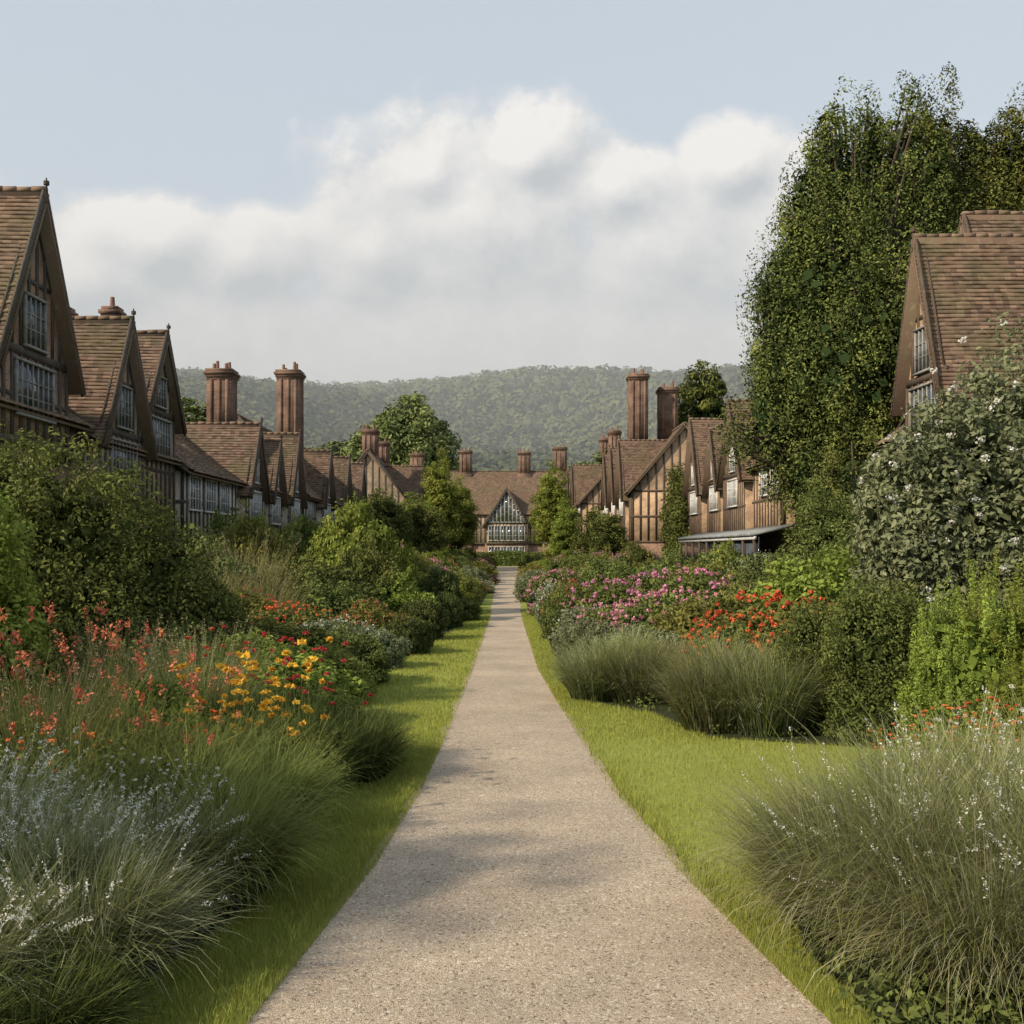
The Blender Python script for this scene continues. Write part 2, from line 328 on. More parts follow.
G['straw']=clump_mesh('g_straw',1500,1.2,.35,.5,.7,.0045,[F_grass,F_straw,F_straw],plume=80,psize=.010,mixmat=.25,plen=1.2)
def putg(kind,x,y,s,sz=None,name='ornamental_grass',rot=None):
    o=bpy.data.objects.new(name,G[kind]);o.location=(x,y,0);o.scale=(s,s,sz or s);o.rotation_euler=(0,0,rng.uniform(0,6.28) if rot is None else rot);link(o)
def flower_mesh(name,n,rad,h,pm,headr,nhead=16,fol=F_grass,nf=900,spike=False,fh=.7):
    a=Acc();r=rad*np.sqrt(rng.random(nf));az=rng.uniform(0,6.28,nf);b=np.stack([r*np.cos(az),r*np.sin(az),np.zeros(nf)],1)
    tuft(a,b,rng.uniform(0,6.28,nf),rng.uniform(0,.7,nf),rng.uniform(.2,1.4,nf),h*fh*rng.uniform(.5,1.1,nf),.007,0,4,.1,.7)
    k=60;C=np.stack([rng.uniform(-rad,rad,k),rng.uniform(-rad,rad,k),rng.uniform(.1,h*.5,k)],1);clusters(a,C,h*.12,45,.026,0,rng.uniform(.1,.6,k))
    r=rad*np.sqrt(rng.random(n));az=rng.uniform(0,6.28,n);b=np.stack([r*np.cos(az),r*np.sin(az),np.zeros(n)],1)
    Cn=tuft(a,b,rng.uniform(0,6.28,n),rng.uniform(0,.25,n),rng.uniform(0,.35,n),h*rng.uniform(.55,1.15,n),.0035,0,4,.3,.6)
    T=Cn[:,-1];hr=headr*rng.uniform(.4,1.2,(n,1,1))
    if spike:
        t=rng.uniform(0,1,(n,nhead,1));P=T[:,None]+(Cn[:,-2]-T)[:,None]*t*.25+rng.normal(0,1,(n,nhead,3))*hr*.42;P=P.reshape(-1,3)
        leaves(a,P,rdir(len(P)),headr*.36,1,rng.random(len(P)),.5)
    else:
        e=rdir(n*nhead);e[:,2]=np.abs(e[:,2])*.6;P=np.repeat(T,nhead,0)+e*np.repeat(hr[:,0],nhead,0)*.6
        leaves(a,P,np.cross(e,rdir(len(e))),headr*.5,1,rng.random(len(P)),.55,.2)
    return a.mesh(name,[fol,pm])
Fm={'coral':flower_mesh('fl_coral',14,.6,1.4,P_coral,.05,22,spike=True),
 'orange':flower_mesh('fl_orange',28,.5,1.2,P_orange,.048,16),
 'red':flower_mesh('fl_red',22,.45,1.1,P_red,.042,16,fol=F_gdark),
 'yellow':flower_mesh('fl_yellow',22,.42,1.1,P_yellow,.058,18),
 'white':flower_mesh('fl_white',90,.55,1.0,P_white,.024,10)}
FN={'coral':'coral_flower_plant','orange':'orange_flower_plant','red':'red_flower_plant','yellow':'yellow_flower_plant','white':'white_flower_plant'}
def putf(kind,x,y,s,sz=None):
    o=bpy.data.objects.new(FN[kind],Fm[kind]);o.location=(x,y,0);o.scale=(s,s,sz or s);o.rotation_euler=(0,0,rng.uniform(0,6.28));link(o)
# --- left foreground
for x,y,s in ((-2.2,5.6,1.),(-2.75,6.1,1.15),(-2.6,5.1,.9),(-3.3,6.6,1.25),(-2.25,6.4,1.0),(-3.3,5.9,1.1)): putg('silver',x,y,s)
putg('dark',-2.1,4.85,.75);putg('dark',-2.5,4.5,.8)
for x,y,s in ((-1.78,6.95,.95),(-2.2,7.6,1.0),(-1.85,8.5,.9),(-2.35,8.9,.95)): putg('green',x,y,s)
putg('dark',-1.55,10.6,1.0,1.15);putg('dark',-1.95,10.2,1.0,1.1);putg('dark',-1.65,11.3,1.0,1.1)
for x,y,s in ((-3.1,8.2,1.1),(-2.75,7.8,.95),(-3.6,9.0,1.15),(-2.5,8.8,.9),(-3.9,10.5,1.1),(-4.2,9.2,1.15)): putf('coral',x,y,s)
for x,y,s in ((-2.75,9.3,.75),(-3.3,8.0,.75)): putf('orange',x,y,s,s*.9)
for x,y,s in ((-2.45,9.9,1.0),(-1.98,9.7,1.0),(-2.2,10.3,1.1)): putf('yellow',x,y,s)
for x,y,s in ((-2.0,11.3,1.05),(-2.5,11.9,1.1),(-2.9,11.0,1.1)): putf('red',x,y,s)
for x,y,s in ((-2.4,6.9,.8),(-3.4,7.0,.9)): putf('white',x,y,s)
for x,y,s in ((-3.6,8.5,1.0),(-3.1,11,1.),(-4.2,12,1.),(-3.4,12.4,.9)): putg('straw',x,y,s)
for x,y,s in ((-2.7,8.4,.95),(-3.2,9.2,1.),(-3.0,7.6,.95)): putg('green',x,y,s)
put('bright',-4.0,8.4,.6,.9);put('bright',-3.3,10.4,.8,.9);put('mid',-4.4,8.0,.7,1.0)
# --- left mid
for x,y,r,h,k in ((-3.2,13.6,1.3,1.05,'bright'),(-4.5,14.4,1.3,1.25,'mid2'),(-2.9,16,.95,.8,'yel'),(-2.7,18.2,.8,.8,'mid'),(-3.7,17.5,1.2,1.0,'mid'),(-5.2,17,1.3,1.2,'mid'),
    (-2.5,20.5,.6,.85,'grey'),(-3.4,20.5,.9,1.1,'white'),(-2.15,23.3,.55,.8,'dark'),(-3.0,24,.9,1.2,'coral'),(-4.4,22,1.1,1.2,'orange'),(-5.5,23,1.3,1.5,'coral'),(-4.3,26,1.2,1.4,'mid'),
    (-2.15,27,.6,1.0,'dark'),(-1.75,31,.5,1.0,'dark'),(-2.2,34,.8,1.6,'dark'),(-3.2,30,1.2,1.5,'bright'),(-6.7,26,1.0,1.95,'dark'),(-5.6,26.5,.7,1.6,'mid'),(-4.9,29,2.0,1.7,'mid'),(-3.9,30.5,1.2,2.2,'mid'),
    (-4.6,33,1.75,3.3,'bright'),(-5.6,34,1.2,2.8,'mid2'),(-7.6,33,1.3,3.0,'yel'),(-6.6,31.,1.0,1.9,'grey'),(-8.2,30,1.5,2.4,'mid')): put(k,x,y,r,h)
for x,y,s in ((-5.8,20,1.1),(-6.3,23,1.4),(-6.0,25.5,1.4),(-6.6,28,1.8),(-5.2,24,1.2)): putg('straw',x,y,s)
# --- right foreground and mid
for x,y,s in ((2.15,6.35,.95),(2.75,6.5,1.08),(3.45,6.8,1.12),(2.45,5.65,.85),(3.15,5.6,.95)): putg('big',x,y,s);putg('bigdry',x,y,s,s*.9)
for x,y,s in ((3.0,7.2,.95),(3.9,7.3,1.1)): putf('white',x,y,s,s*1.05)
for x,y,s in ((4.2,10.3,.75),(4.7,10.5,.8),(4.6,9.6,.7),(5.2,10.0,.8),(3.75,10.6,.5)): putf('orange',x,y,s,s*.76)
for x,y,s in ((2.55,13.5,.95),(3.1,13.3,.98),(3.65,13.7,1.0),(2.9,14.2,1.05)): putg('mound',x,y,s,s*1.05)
for x,y,s in ((1.3,16.2,.85),(1.9,16.0,.95),(2.45,16.4,.95),(1.7,17,1.0)): putg('mound',x,y,s,s*.95)
put('tall',4.25,12.7,.9,1.0);put('tall',3.9,13.6,.9,.85)
for x,y,s,h in ((4.95,12.0,1.0,1.02),(5.55,12.2,1.1,1.1),(6.2,12.2,1.1,1.14),(5.9,11.4,.9,.9),(5.2,11.2,.6,.6)): put('thuja',x,y,s,h)
for x,y,r,h,k in ((3.6,16.2,1.1,1.3,'orange'),(4.8,15.6,1.2,1.45,'orange'),(4.4,17.3,1.5,1.6,'orange'),(3.6,19,1.2,1.35,'yel'),(2.4,18.6,.9,1.0,'grey'),(3.2,21.5,1.2,1.5,'pink'),(2.2,22,1.0,1.2,'pink'),
    (1.6,20.5,.7,1.0,'grey'),(1.75,23.5,.8,1.2,'white'),(2.6,26,1.2,1.6,'pink'),(4.2,24,1.5,1.9,'pink'),(5.7,20.5,1.8,1.9,'bright'),(5.0,21.5,1.2,1.6,'mid'),(6.8,22,1.8,2.0,'bright'),
    (1.5,27,.7,1.1,'mid'),(1.8,30,.8,1.5,'coral'),(3.4,29,1.3,1.7,'pink'),(5.0,28,1.4,1.8,'yel'),(6.7,27,1.2,2.0,'dark'),(7.8,26,1.2,2.2,'mid'),(4.6,32,1.2,1.8,'mid'),(6.2,32,1.2,1.9,'mid2'),(7.5,31,1.4,2.2,'grey')): put(k,x,y,r,h)
# --- random borders receding
kinds=['mid','mid2','bright','yel','bright','grey','mid','coral','white','pink']
for side in (-1,1):
    y=35.
    while y<142:
        e=abs(bl(y) if side<0 else br(y))
        for lane in range(4):
            if side>0 and lane==3 and 45<y<74: continue
            x=e+.6+lane*2.1+rng.uniform(-.3,.5);r=rng.uniform(.8,1.5);h=min(1.0+lane*(.6 if side<0 else .30)+rng.uniform(-.3,.6),3.0)
            if x+r>9.0 and y>100: continue
            if x+r>11.2: continue
            k=kinds[rng.integers(len(kinds))];put(k,side*(x+r*.25),y+rng.uniform(-1,1),r,h)
        y+=rng.uniform(2.2,3.4)
a=Acc();n=1500
y=1/rng.uniform(1/40,1/4.5,n);s=rng.random(n)<.5;x=np.where(s,bl(y)-.1-rng.uniform(0,1,n)*(3+y*.12),br(y)+.1+rng.uniform(0,1,n)*(3+y*.12))
clusters(a,np.stack([x,y,rng.uniform(.02,.12,n)],1),np.array([.22,.22,.12]),45,.026,0,rng.uniform(.1,.7,n))
a.obj('ground_cover_plants',[F_mid])
# ---------------------------------------------------------------- large shrubs / trees
def big_shrub(name,x,y,parts,mats,**k):
    a=Acc()
    for cx,cy,r,h,z0 in parts: shrub_acc(rad=r,h=h,a=a,cen=(cx,cy),z0=z0,seed=rng.uniform(0,6),**k)
    for t in range(5): tube(a,(rng.uniform(-.2,.2),rng.uniform(-.2,.2),0),(rng.uniform(-.9,.9),rng.uniform(-.6,.6),2.2),.06,.02,len(mats)-1,6)
    o=a.obj(name,mats);o.location=(x,y,0)
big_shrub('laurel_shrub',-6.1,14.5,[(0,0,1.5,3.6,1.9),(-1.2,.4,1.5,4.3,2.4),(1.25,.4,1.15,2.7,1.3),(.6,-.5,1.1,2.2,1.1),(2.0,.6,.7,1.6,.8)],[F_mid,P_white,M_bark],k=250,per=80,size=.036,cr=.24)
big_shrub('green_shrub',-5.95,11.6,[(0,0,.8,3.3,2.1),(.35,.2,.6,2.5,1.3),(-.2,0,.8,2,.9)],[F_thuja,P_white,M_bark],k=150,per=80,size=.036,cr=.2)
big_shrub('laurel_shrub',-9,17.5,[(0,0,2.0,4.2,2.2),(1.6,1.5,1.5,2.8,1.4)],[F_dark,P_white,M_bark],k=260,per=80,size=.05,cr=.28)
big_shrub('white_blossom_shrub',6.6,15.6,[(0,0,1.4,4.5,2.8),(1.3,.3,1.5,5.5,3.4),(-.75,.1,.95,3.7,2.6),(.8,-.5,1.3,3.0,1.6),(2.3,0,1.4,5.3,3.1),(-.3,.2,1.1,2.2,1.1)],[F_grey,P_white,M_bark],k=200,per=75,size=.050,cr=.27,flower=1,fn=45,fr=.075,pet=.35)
def tree(name,x,y,cols,mat,k,per,size,cr,up=False,shape=.5,th=None,seed=1.,sc_=1.,lumpa=.15):
    a=Acc();a2=Acc();H=max(c[4] for c in cols);th=th or H*.85
    tube(a2,(0,0,-.1),(0.1,0,th*.5),.022*H,.014*H,0,12);tube(a2,(.1,0,th*.5),(0,.1,th),.014*H,.003*H,0,8)
    for cx,cy,r,zb,h in cols:
        zc=zb+(h-zb)*shape
        kk=k if r>1.5 or not up else max(30,int(k*.25))
        d=rdir(kk);rr=rng.uniform(.35,1,(kk,1))**.5*lump(d,seed+cx,lumpa)[:,None]
        hz=np.where(d[:,2]>0,h-zc,zc-zb)
        C=np.stack([d[:,0]*r,d[:,1]*r,d[:,2]*hz],1)*rr*.92+np.array([cx,cy,zc])
        q_=min(1,r/2+.3)
        R=(rng.uniform(.55,1.5,kk)*cr*q_)[:,None]*(np.array([1.0,1.0,1.05]) if up else np.array([1,1,.75]))
        clusters(a,C,R,per,size,0,rng.uniform(.0,1,kk),.45,taper=.6 if up else 0)
        for j in range(0,kk,max(1,kk//22)):
            z=min(max(zb*.6,C[j][2]*.6),th);tube(a2,(0,0,z),C[j],.006*H,.0015*H,0,6)
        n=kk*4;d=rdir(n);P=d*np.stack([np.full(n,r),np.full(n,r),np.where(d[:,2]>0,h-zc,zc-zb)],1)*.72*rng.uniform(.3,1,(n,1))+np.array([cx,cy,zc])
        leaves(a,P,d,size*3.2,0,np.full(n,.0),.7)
    e=empty(name,(x,y,0));e.scale=(sc_,)*3;a.obj('crown',[mat],e);a2.obj('trunk_and_limbs',[M_bark],e);return e
def inst_tree(src,name,x,y,sx,sz,rot):
    e=empty(name,(x,y,0),rot);e.scale=(sx,sx,sz)
    for c in src.children:
        o=bpy.data.objects.new(c.name.split('.')[0],c.data);link(o,e)
sp1=[(-1.9,0,.9,12,17.2),(-.9,0,1.0,13,19.8),(.6,0,.9,14,18.9),(1.8,0,1.,13,20.1),(2.9,0,.9,13,18.2),(-2.9,0,1.1,8,14.2),(-3.2,0,1.2,4.6,9.6)]
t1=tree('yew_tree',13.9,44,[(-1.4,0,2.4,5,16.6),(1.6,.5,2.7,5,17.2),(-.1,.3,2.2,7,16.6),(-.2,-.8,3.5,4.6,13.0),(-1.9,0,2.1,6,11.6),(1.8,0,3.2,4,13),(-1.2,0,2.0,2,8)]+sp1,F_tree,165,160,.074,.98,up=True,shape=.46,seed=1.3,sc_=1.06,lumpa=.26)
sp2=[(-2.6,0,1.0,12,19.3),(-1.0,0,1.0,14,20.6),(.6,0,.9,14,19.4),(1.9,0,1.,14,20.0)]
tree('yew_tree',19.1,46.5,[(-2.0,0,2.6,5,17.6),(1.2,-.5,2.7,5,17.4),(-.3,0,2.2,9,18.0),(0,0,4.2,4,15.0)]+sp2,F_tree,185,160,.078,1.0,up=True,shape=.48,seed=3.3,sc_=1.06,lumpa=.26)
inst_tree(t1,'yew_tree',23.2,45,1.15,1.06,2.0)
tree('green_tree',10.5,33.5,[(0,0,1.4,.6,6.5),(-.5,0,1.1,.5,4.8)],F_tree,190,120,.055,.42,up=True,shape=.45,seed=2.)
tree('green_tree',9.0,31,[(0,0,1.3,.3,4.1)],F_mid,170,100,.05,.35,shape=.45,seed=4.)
shade_tree=tree('added_shade_tree',-9.0,2.6,[(0,0,1.5,3.0,7.4),(.9,.4,1.0,3.4,6.2)],F_mid,60,75,.06,.34,shape=.5,seed=2.2)  # unseen tree left of the view, added to cast dappled shade on the path
inst_tree(shade_tree,'added_shade_tree',-11.2,5.2,1.05,1.1,1.4)  # second unseen tree, added for the same path shade
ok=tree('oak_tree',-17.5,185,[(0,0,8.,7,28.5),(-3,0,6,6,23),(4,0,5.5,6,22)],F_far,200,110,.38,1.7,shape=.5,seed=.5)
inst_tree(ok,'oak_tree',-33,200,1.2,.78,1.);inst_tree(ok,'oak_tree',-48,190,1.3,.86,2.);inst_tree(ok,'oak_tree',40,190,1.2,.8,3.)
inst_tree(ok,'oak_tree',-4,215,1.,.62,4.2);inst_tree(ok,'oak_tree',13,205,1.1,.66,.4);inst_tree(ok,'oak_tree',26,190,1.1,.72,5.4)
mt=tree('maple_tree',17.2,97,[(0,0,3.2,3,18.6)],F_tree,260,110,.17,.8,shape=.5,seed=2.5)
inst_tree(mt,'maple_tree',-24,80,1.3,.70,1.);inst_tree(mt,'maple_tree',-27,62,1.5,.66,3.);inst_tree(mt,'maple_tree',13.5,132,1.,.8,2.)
st=tree('added_shade_tree',-6.2,100,[(0,0,2.0,1.5,10.6)],F_bright,200,100,.12,.55,shape=.5,seed=1.5)
inst_tree(st,'added_shade_tree',-7.8,92,1.1,.62,2.);inst_tree(st,'added_shade_tree',4.5,112,1.05,1.0,1.);inst_tree(st,'added_shade_tree',5.2,98,.8,.6,3.);inst_tree(st,'added_shade_tree',-5.6,126,1.1,.95,4.)
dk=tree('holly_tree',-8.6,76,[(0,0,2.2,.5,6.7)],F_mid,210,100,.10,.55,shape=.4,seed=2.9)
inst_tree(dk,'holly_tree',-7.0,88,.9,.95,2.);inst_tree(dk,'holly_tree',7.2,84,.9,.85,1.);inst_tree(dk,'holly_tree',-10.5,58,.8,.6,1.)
a=Acc();n=7000
y=rng.uniform(262,1010,n);x=rng.uniform(-.42,.30,n)*y
z=hgt(x,y);r=rng.uniform(3.5,9.5,n);per=38
d=rdir(n*per);d[:,2]=np.abs(d[:,2])-.15
C=np.stack([x,y,z+r*.5],1);P=np.repeat(C,per,0)+d*np.repeat(r,per)[:,None]*rng.uniform(.85,1.0,(n*per,1))
cv=np.clip(.5+.35*np.sin(x/60.+y/90.)+rng.normal(0,.3,n),0,1)
leaves(a,P,d,1.6,0,np.clip(np.repeat(cv,per)+rng.normal(0,.06,n*per),0,1),.8,.25)
a.obj('hill_woodland',[F_hill])
# ---------------------------------------------------------------- houses
def slope(acc,A,B,Cr,Dr,mat=0,course=.15,seg=.21):
    A,B,Cr,Dr=[np.array(p,float) for p in (A,B,Cr,Dr)]
    L=np.linalg.norm(Cr-A);W=max(np.linalg.norm(B-A),np.linalg.norm(Dr-Cr));n=max(2,int(L/course));m=max(2,int(W/seg))
    nr=unit(np.cross(B-A,Cr-A));
    if nr[2]<0: nr=-nr
    s0=np.arange(n)/n;s1=(np.arange(n)+1)/n;t=np.linspace(0,1,m+1)
    def pt(s): 
        a_=A+(Cr-A)*s[:,None];b_=B+(Dr-B)*s[:,None];return a_[:,None]+(b_-a_)[:,None]*t[None,:,None]
    sag=lambda s:(.06*np.sin(t*W*.6)[None]*np.sin(s*3.1)[:,None]-.08*(4*s*(1-s))[:,None])[...,None]*nr
    P0=pt(s0)+sag(s0);P1=pt(s1)+sag(s1)
    j=rng.uniform(.005,.06,(n,m+1,1))
    V=np.stack([P0-nr*.01,P0+nr*j,P1+nr*.003],1)
    V=V.reshape(-1,3);mm=m+1
    o=(np.arange(n)*3*mm)[:,None]+np.arange(m)[None];o=o.ravel()
    v=np.clip(rng.normal(.45,.25,n*m),0,1)
    acc.add(V,np.concatenate([np.stack([o+mm,o+mm+1,o+2*mm+1,o+2*mm],1),np.stack([o,o+1,o+mm+1,o+mm],1)]),mat,np.concatenate([v,v*.6]))
    lo=nr*-.19;hi=nr*-.12
    Q=[p+lo for p in (A,B,Dr,Cr)]+[p+hi for p in (A,B,Dr,Cr)]
    acc.add(Q,[(3,2,1,0),(4,5,6,7),(0,1,5,4),(1,2,6,5),(2,3,7,6),(3,0,4,7)],mat,.2)
def window(H,x,z,w,h,y,nm=None):
    fr=H['window_frames'];g=H['window_glass'];f=.06
    box(g,x-w/2+.01,x+w/2-.01,y-.075,y-.0,z+.01,z+h-.01)
    for xx in (x-w/2,x+w/2): box(fr,xx-f/2,xx+f/2,y-.12,y-.001,z-.04,z+h+.04)
    box(fr,x-w/2-f,x+w/2+f,y-.16,y-.002,z-.11,z-.041);box(fr,x-w/2-f,x+w/2+f,y-.14,y-.002,z+h+.041,z+h+.11)
    k=nm or max(3,int(round(w/.36)))
    for i in range(1,k):
        xx=x-w/2+w*i/k;box(fr,xx-.02,xx+.02,y-.105,y-.03,z-.03,z+h+.03)
    for q in (.33,.66): box(fr,x-w/2+.04,x+w/2-.04,y-.098,y-.04,z+h*q-.014,z+h*q+.014)
def chimney(H,x,y,w,d,z0,z1,pots=2):
    c=H['chimney'];zb=z0+(z1-z0)*.35
    box(c,x-w/2-.12,x+w/2+.12,y-d/2-.12,y+d/2+.12,z0,zb)
    box(c,x-w/2-.06,x+w/2+.06,y-d/2-.06,y+d/2+.06,zb+.001,zb+.15)
    box(c,x-w/2,x+w/2,y-d/2,y+d/2,zb+.151,z1-.6)
    rb=min(.16,w*.12)
    for s in (-1,0,1):
        if w>.8: box(c,x+s*w*.33-rb/2,x+s*w*.33+rb/2,y-d/2-.06,y+d/2+.06,zb+.152,z1-.601)
        if d>.8: box(c,x-w/2-.06,x+w/2+.06,y+s*d*.33-rb/2,y+s*d*.33+rb/2,zb+.153,z1-.602)
    nx_=max(1,int(round(w/.7)));ny_=max(1,int(round(d/.7)))
    for i in range(nx_):
        for j in range(ny_):
            cx=x-w/2+w*(i+.5)/nx_;cy=y-d/2+d*(j+.5)/ny_
            tube(H['chimney_pots'],(cx,cy,z1-.01),(cx,cy,z1+.36+rng.uniform(-.1,.2)),.11,.085,0,10)
    for i in range(4):
        e=(.03,.1,.17,.08)[i];box(c,x-w/2-e,x+w/2+e,y-d/2-e,y+d/2+e,z1-.6+i*.15+.002,z1-.6+(i+1)*.15)
def house(name,loc,rotz,L,D,he,hr,gables,chims,warm=False,white=False,hj=2.75,jet=.25,ww=1.5,winstep=2.6,veranda=None,greyf=False,infill=None):
    H={k:Acc() for k in ('brick_walls','infill_walls','timber_frame','roof','window_glass','window_frames','chimney','chimney_pots','door','veranda')}
    e=empty(name,loc,rotz);T=H['timber_frame'];I=H['infill_walls'];B=H['brick_walls'];R=H['roof']
    box(B,0,L,0,D,-.1,hj);box(I,.0,L,-jet,D,hj+.002,he)
    box(T,-.02,L+.02,-jet-.06,-jet+.12,hj-.12,hj+.10);
    box(T,-.02,L+.02,-jet-.05,-jet+.1,he-.2,he-.02)
    ym=D/2;ov=.45
    for xx,s in ((0,1),(L,-1)):
        x2=xx+s*.25;V=[(xx,-jet,he),(xx,D,he),(xx,ym,hr-.12),(x2,-jet,he),(x2,D,he),(x2,ym,hr-.12)]
        I.add(V,[(0,1,2),(3,4,5)]);I.add(V,[(0,1,4,3),(1,2,5,4),(2,0,3,5)])
        xo=xx-s*.04
        n=int(D/.6)
        for i in range(n+1):
            yy=-jet+.1+(D+jet-.2)*i/n;zt=he+(hr-he)*(1-abs(yy-ym)/(D/2+jet*.5))-.25
            box(T,min(xo,xx),max(xo,xx),yy-.07,yy+.07,hj,max(zt,he))
        for zz in (hj+.1,he-.1,(hj+he)/2): box(T,min(xo,xx)-.01,max(xo,xx)+.01,-jet,D,zz-.07,zz+.07)
        for sy in (-1,1):
            beam(T,(xx-s*.3,ym,hr),(xx-s*.3,ym+sy*(D/2+ov),he-(hr-he)/(D/2)*ov*.5),.28,.06,0,(1,0,0))
    sl=(hr-he)/(D/2+jet);ez=he-sl*ov*.6
    slope(R,(-.35,-jet-ov,ez),(L+.35,-jet-ov,ez),(-.35,ym,hr),(L+.35,ym,hr))
    slope(R,(-.35,D+ov,ez),(L+.35,D+ov,ez),(-.35,ym,hr),(L+.35,ym,hr))
    for i in range(int((L+.6)/.4)):
        x0=-.35+i*.4;box(R,x0,x0+.385,ym-.13,ym+.13,hr-.03,hr+.09+.04*rng.random(),0,rng.uniform(.1,.7))
    def ing(x): return any(abs(x-g[0])<g[1]+.05 and g[4]>-1 for g in gables)
    x=.15
    while x<L:
        if not ing(x): box(T,x-.08,x+.08,-jet-.045,-jet+.05,hj+.1,he-.2)
        x+=.62
    box(T,0,L,-jet-.04,-jet+.05,(hj+he)/2-.06,(hj+he)/2+.06)
    x=winstep*.5;i=0
    while x<L-.6:
        if not any(abs(x-g[0])<g[1]+.6 and g[4]>-1 for g in gables):
            hh=min(1.25,he-hj-.75);window(H,x,he-hh-.42,ww,hh,-jet)
            if i%3==1:
                d=H['door'];box(d,x-.5,x+.5,-.06,0,0,2.1);box(T,x-.62,x-.5,-.1,.02,0,2.2);box(T,x+.5,x+.62,-.1,.02,0,2.2);box(T,x-.62,x+.62,-.1,.02,2.2,2.34)
            else: window(H,x,.85,ww,1.25,0)
            i+=1
        x+=winstep
    for g in gables:
        xc,hw,ez,az,pj,dg=g[:6];big=len(g)>6;yf=-jet-pj
        if pj<-1:   # set-back cross wing rising behind the front roof
            box(I,xc-hw,xc+hw,yf,dg-.3,he-1,ez)
            V=[(xc-hw,yf,ez),(xc+hw,yf,ez),(xc,yf,az-.1),(xc-hw,dg,ez),(xc+hw,dg,ez),(xc,dg,az-.1)];I.add(V,[(0,1,2),(5,4,3)])
            sl=(az-ez)/hw
            for i in range(9):
                xx=xc-hw+.1+(2*hw-.2)*i/8;zt=ez+(az-ez)*(1-abs(xx-xc)/hw)-.2
                box(T,xx-.065,xx+.065,yf-.05,yf+.03,ez-1.5,max(zt,ez))
            for s in (-1,1):
                beam(T,(xc,yf-.26,az-.02),(xc+s*(hw+.3),yf-.26,ez-sl*.3-.02),.30,.07,0)
                slope(R,(xc+s*(hw+.3),yf-.32,ez-sl*.3+.06),(xc+s*(hw+.3),dg,ez-sl*.3+.06),(xc,yf-.32,az+.06),(xc,dg,az+.06))
            for i in range(int((dg-yf)/.4)): box(R,xc-.12,xc+.12,yf-.3+i*.4,yf-.3+i*.4+.385,az+.02,az+.12+.04*rng.random(),0,rng.uniform(.1,.7))
            continue
        box(B,xc-hw,xc+hw,yf+.15,.1,-.1,hj-.002);box(I,xc-hw,xc+hw,yf,1.0,hj+.003,ez)
        if ez>he: box(I,xc-hw+.003,xc+hw-.003,1.0,dg-.3,hj+.5,ez)
        V=[(xc-hw,yf,ez),(xc+hw,yf,ez),(xc,yf,az-.1),(xc-hw,dg,ez),(xc+hw,dg,ez),(xc,dg,az-.1)]
        I.add(V,[(0,1,2),(5,4,3)]);I.add(V,[(0,3,4,1)])
        box(T,xc-hw-.02,xc+hw+.02,yf-.07,yf+.05,hj-.1,hj+.1);box(T,xc-hw-.02,xc+hw+.02,yf-.065,yf+.05,ez-.11,ez+.11)
        mid=(hj+ez)/2
        box(T,xc-hw,xc+hw,yf-.04,yf+.03,mid-.06,mid+.06)
        n=max(4,int(2*hw/.52))
        for i in range(n+1):
            xx=xc-hw+.08+(2*hw-.16)*i/n
            box(T,xx-.075,xx+.075,yf-.05,yf+.03,hj+.1,ez-.11)
            zt=ez+(az-ez)*(1-abs(xx-xc)/hw)-.2
            if zt>ez+.2: box(T,xx-.065,xx+.065,yf-.05,yf+.03,ez+.11,zt)
        zz=ez+(az-ez)*.45;hwx=hw*.55-.1;box(T,xc-hwx,xc+hwx,yf-.045,yf+.03,zz-.06,zz+.06)
        sl=(az-ez)/hw;o=.38
        for s in (-1,1):
            beam(T,(xc,yf-.36,az-.02),(xc+s*(hw+o),yf-.36,ez-sl*o-.02),.30,.07,0)
            beam(T,(xc+s*.1,yf-.06,az-.45),(xc+s*(hw-.1),yf-.06,ez+.1),.16,.06,0)
            slope(R,(xc+s*(hw+o),yf-.42,ez-sl*o+.06),(xc+s*(hw+o),dg,ez-sl*o+.06),(xc,yf-.42,az+.06),(xc,dg,az+.06))
        tube(T,(xc,yf-.4,az-.3),(xc,yf-.4,az+.42),.05,.02);tube(T,(xc,yf-.4,az+.22),(xc,yf-.4,az+.33),.08,.08)
        for i in range(int((dg-yf)/.4)): box(R,xc-.12,xc+.12,yf-.4+i*.4,yf-.4+i*.4+.385,az+.02,az+.12+.04*rng.random(),0,rng.uniform(.1,.7))
        wz=min(1.3,(az-ez)*.34);wwid=min(1.3,hw*.75)
        if big:
            n=9
            for i in range(n):
                xx=xc-hw*.82+hw*1.64*(i+.5)/n;top=(az-ez)*(1-abs(xx-xc)/hw)-.55
                if top>.5: window(H,xx,ez+.2,hw*1.64/n-.1,top-.2,yf-.01,1)
            for i in range(6): window(H,xc-hw*.85+hw*1.7*(i+.5)/6,hj+.5,hw*1.7/6-.12,ez-hj-1.0,yf-.01,2)
            for i in range(6): window(H,xc-hw*.85+hw*1.7*(i+.5)/6,.7,hw*1.7/6-.12,1.9,yf+.15,2)
            continue
        window(H,xc,ez+.25,wwid,wz,yf-.01)
        hh=min(1.35,ez-hj-.7)
        if hh>.5: window(H,xc,ez-hh-.35,min(hw*1.3,2.4),hh,yf-.01)
        if hj>2: window(H,xc,.85,min(hw*1.2,2.2),1.3,yf+.15)
    for c in chims: chimney(H,*c)
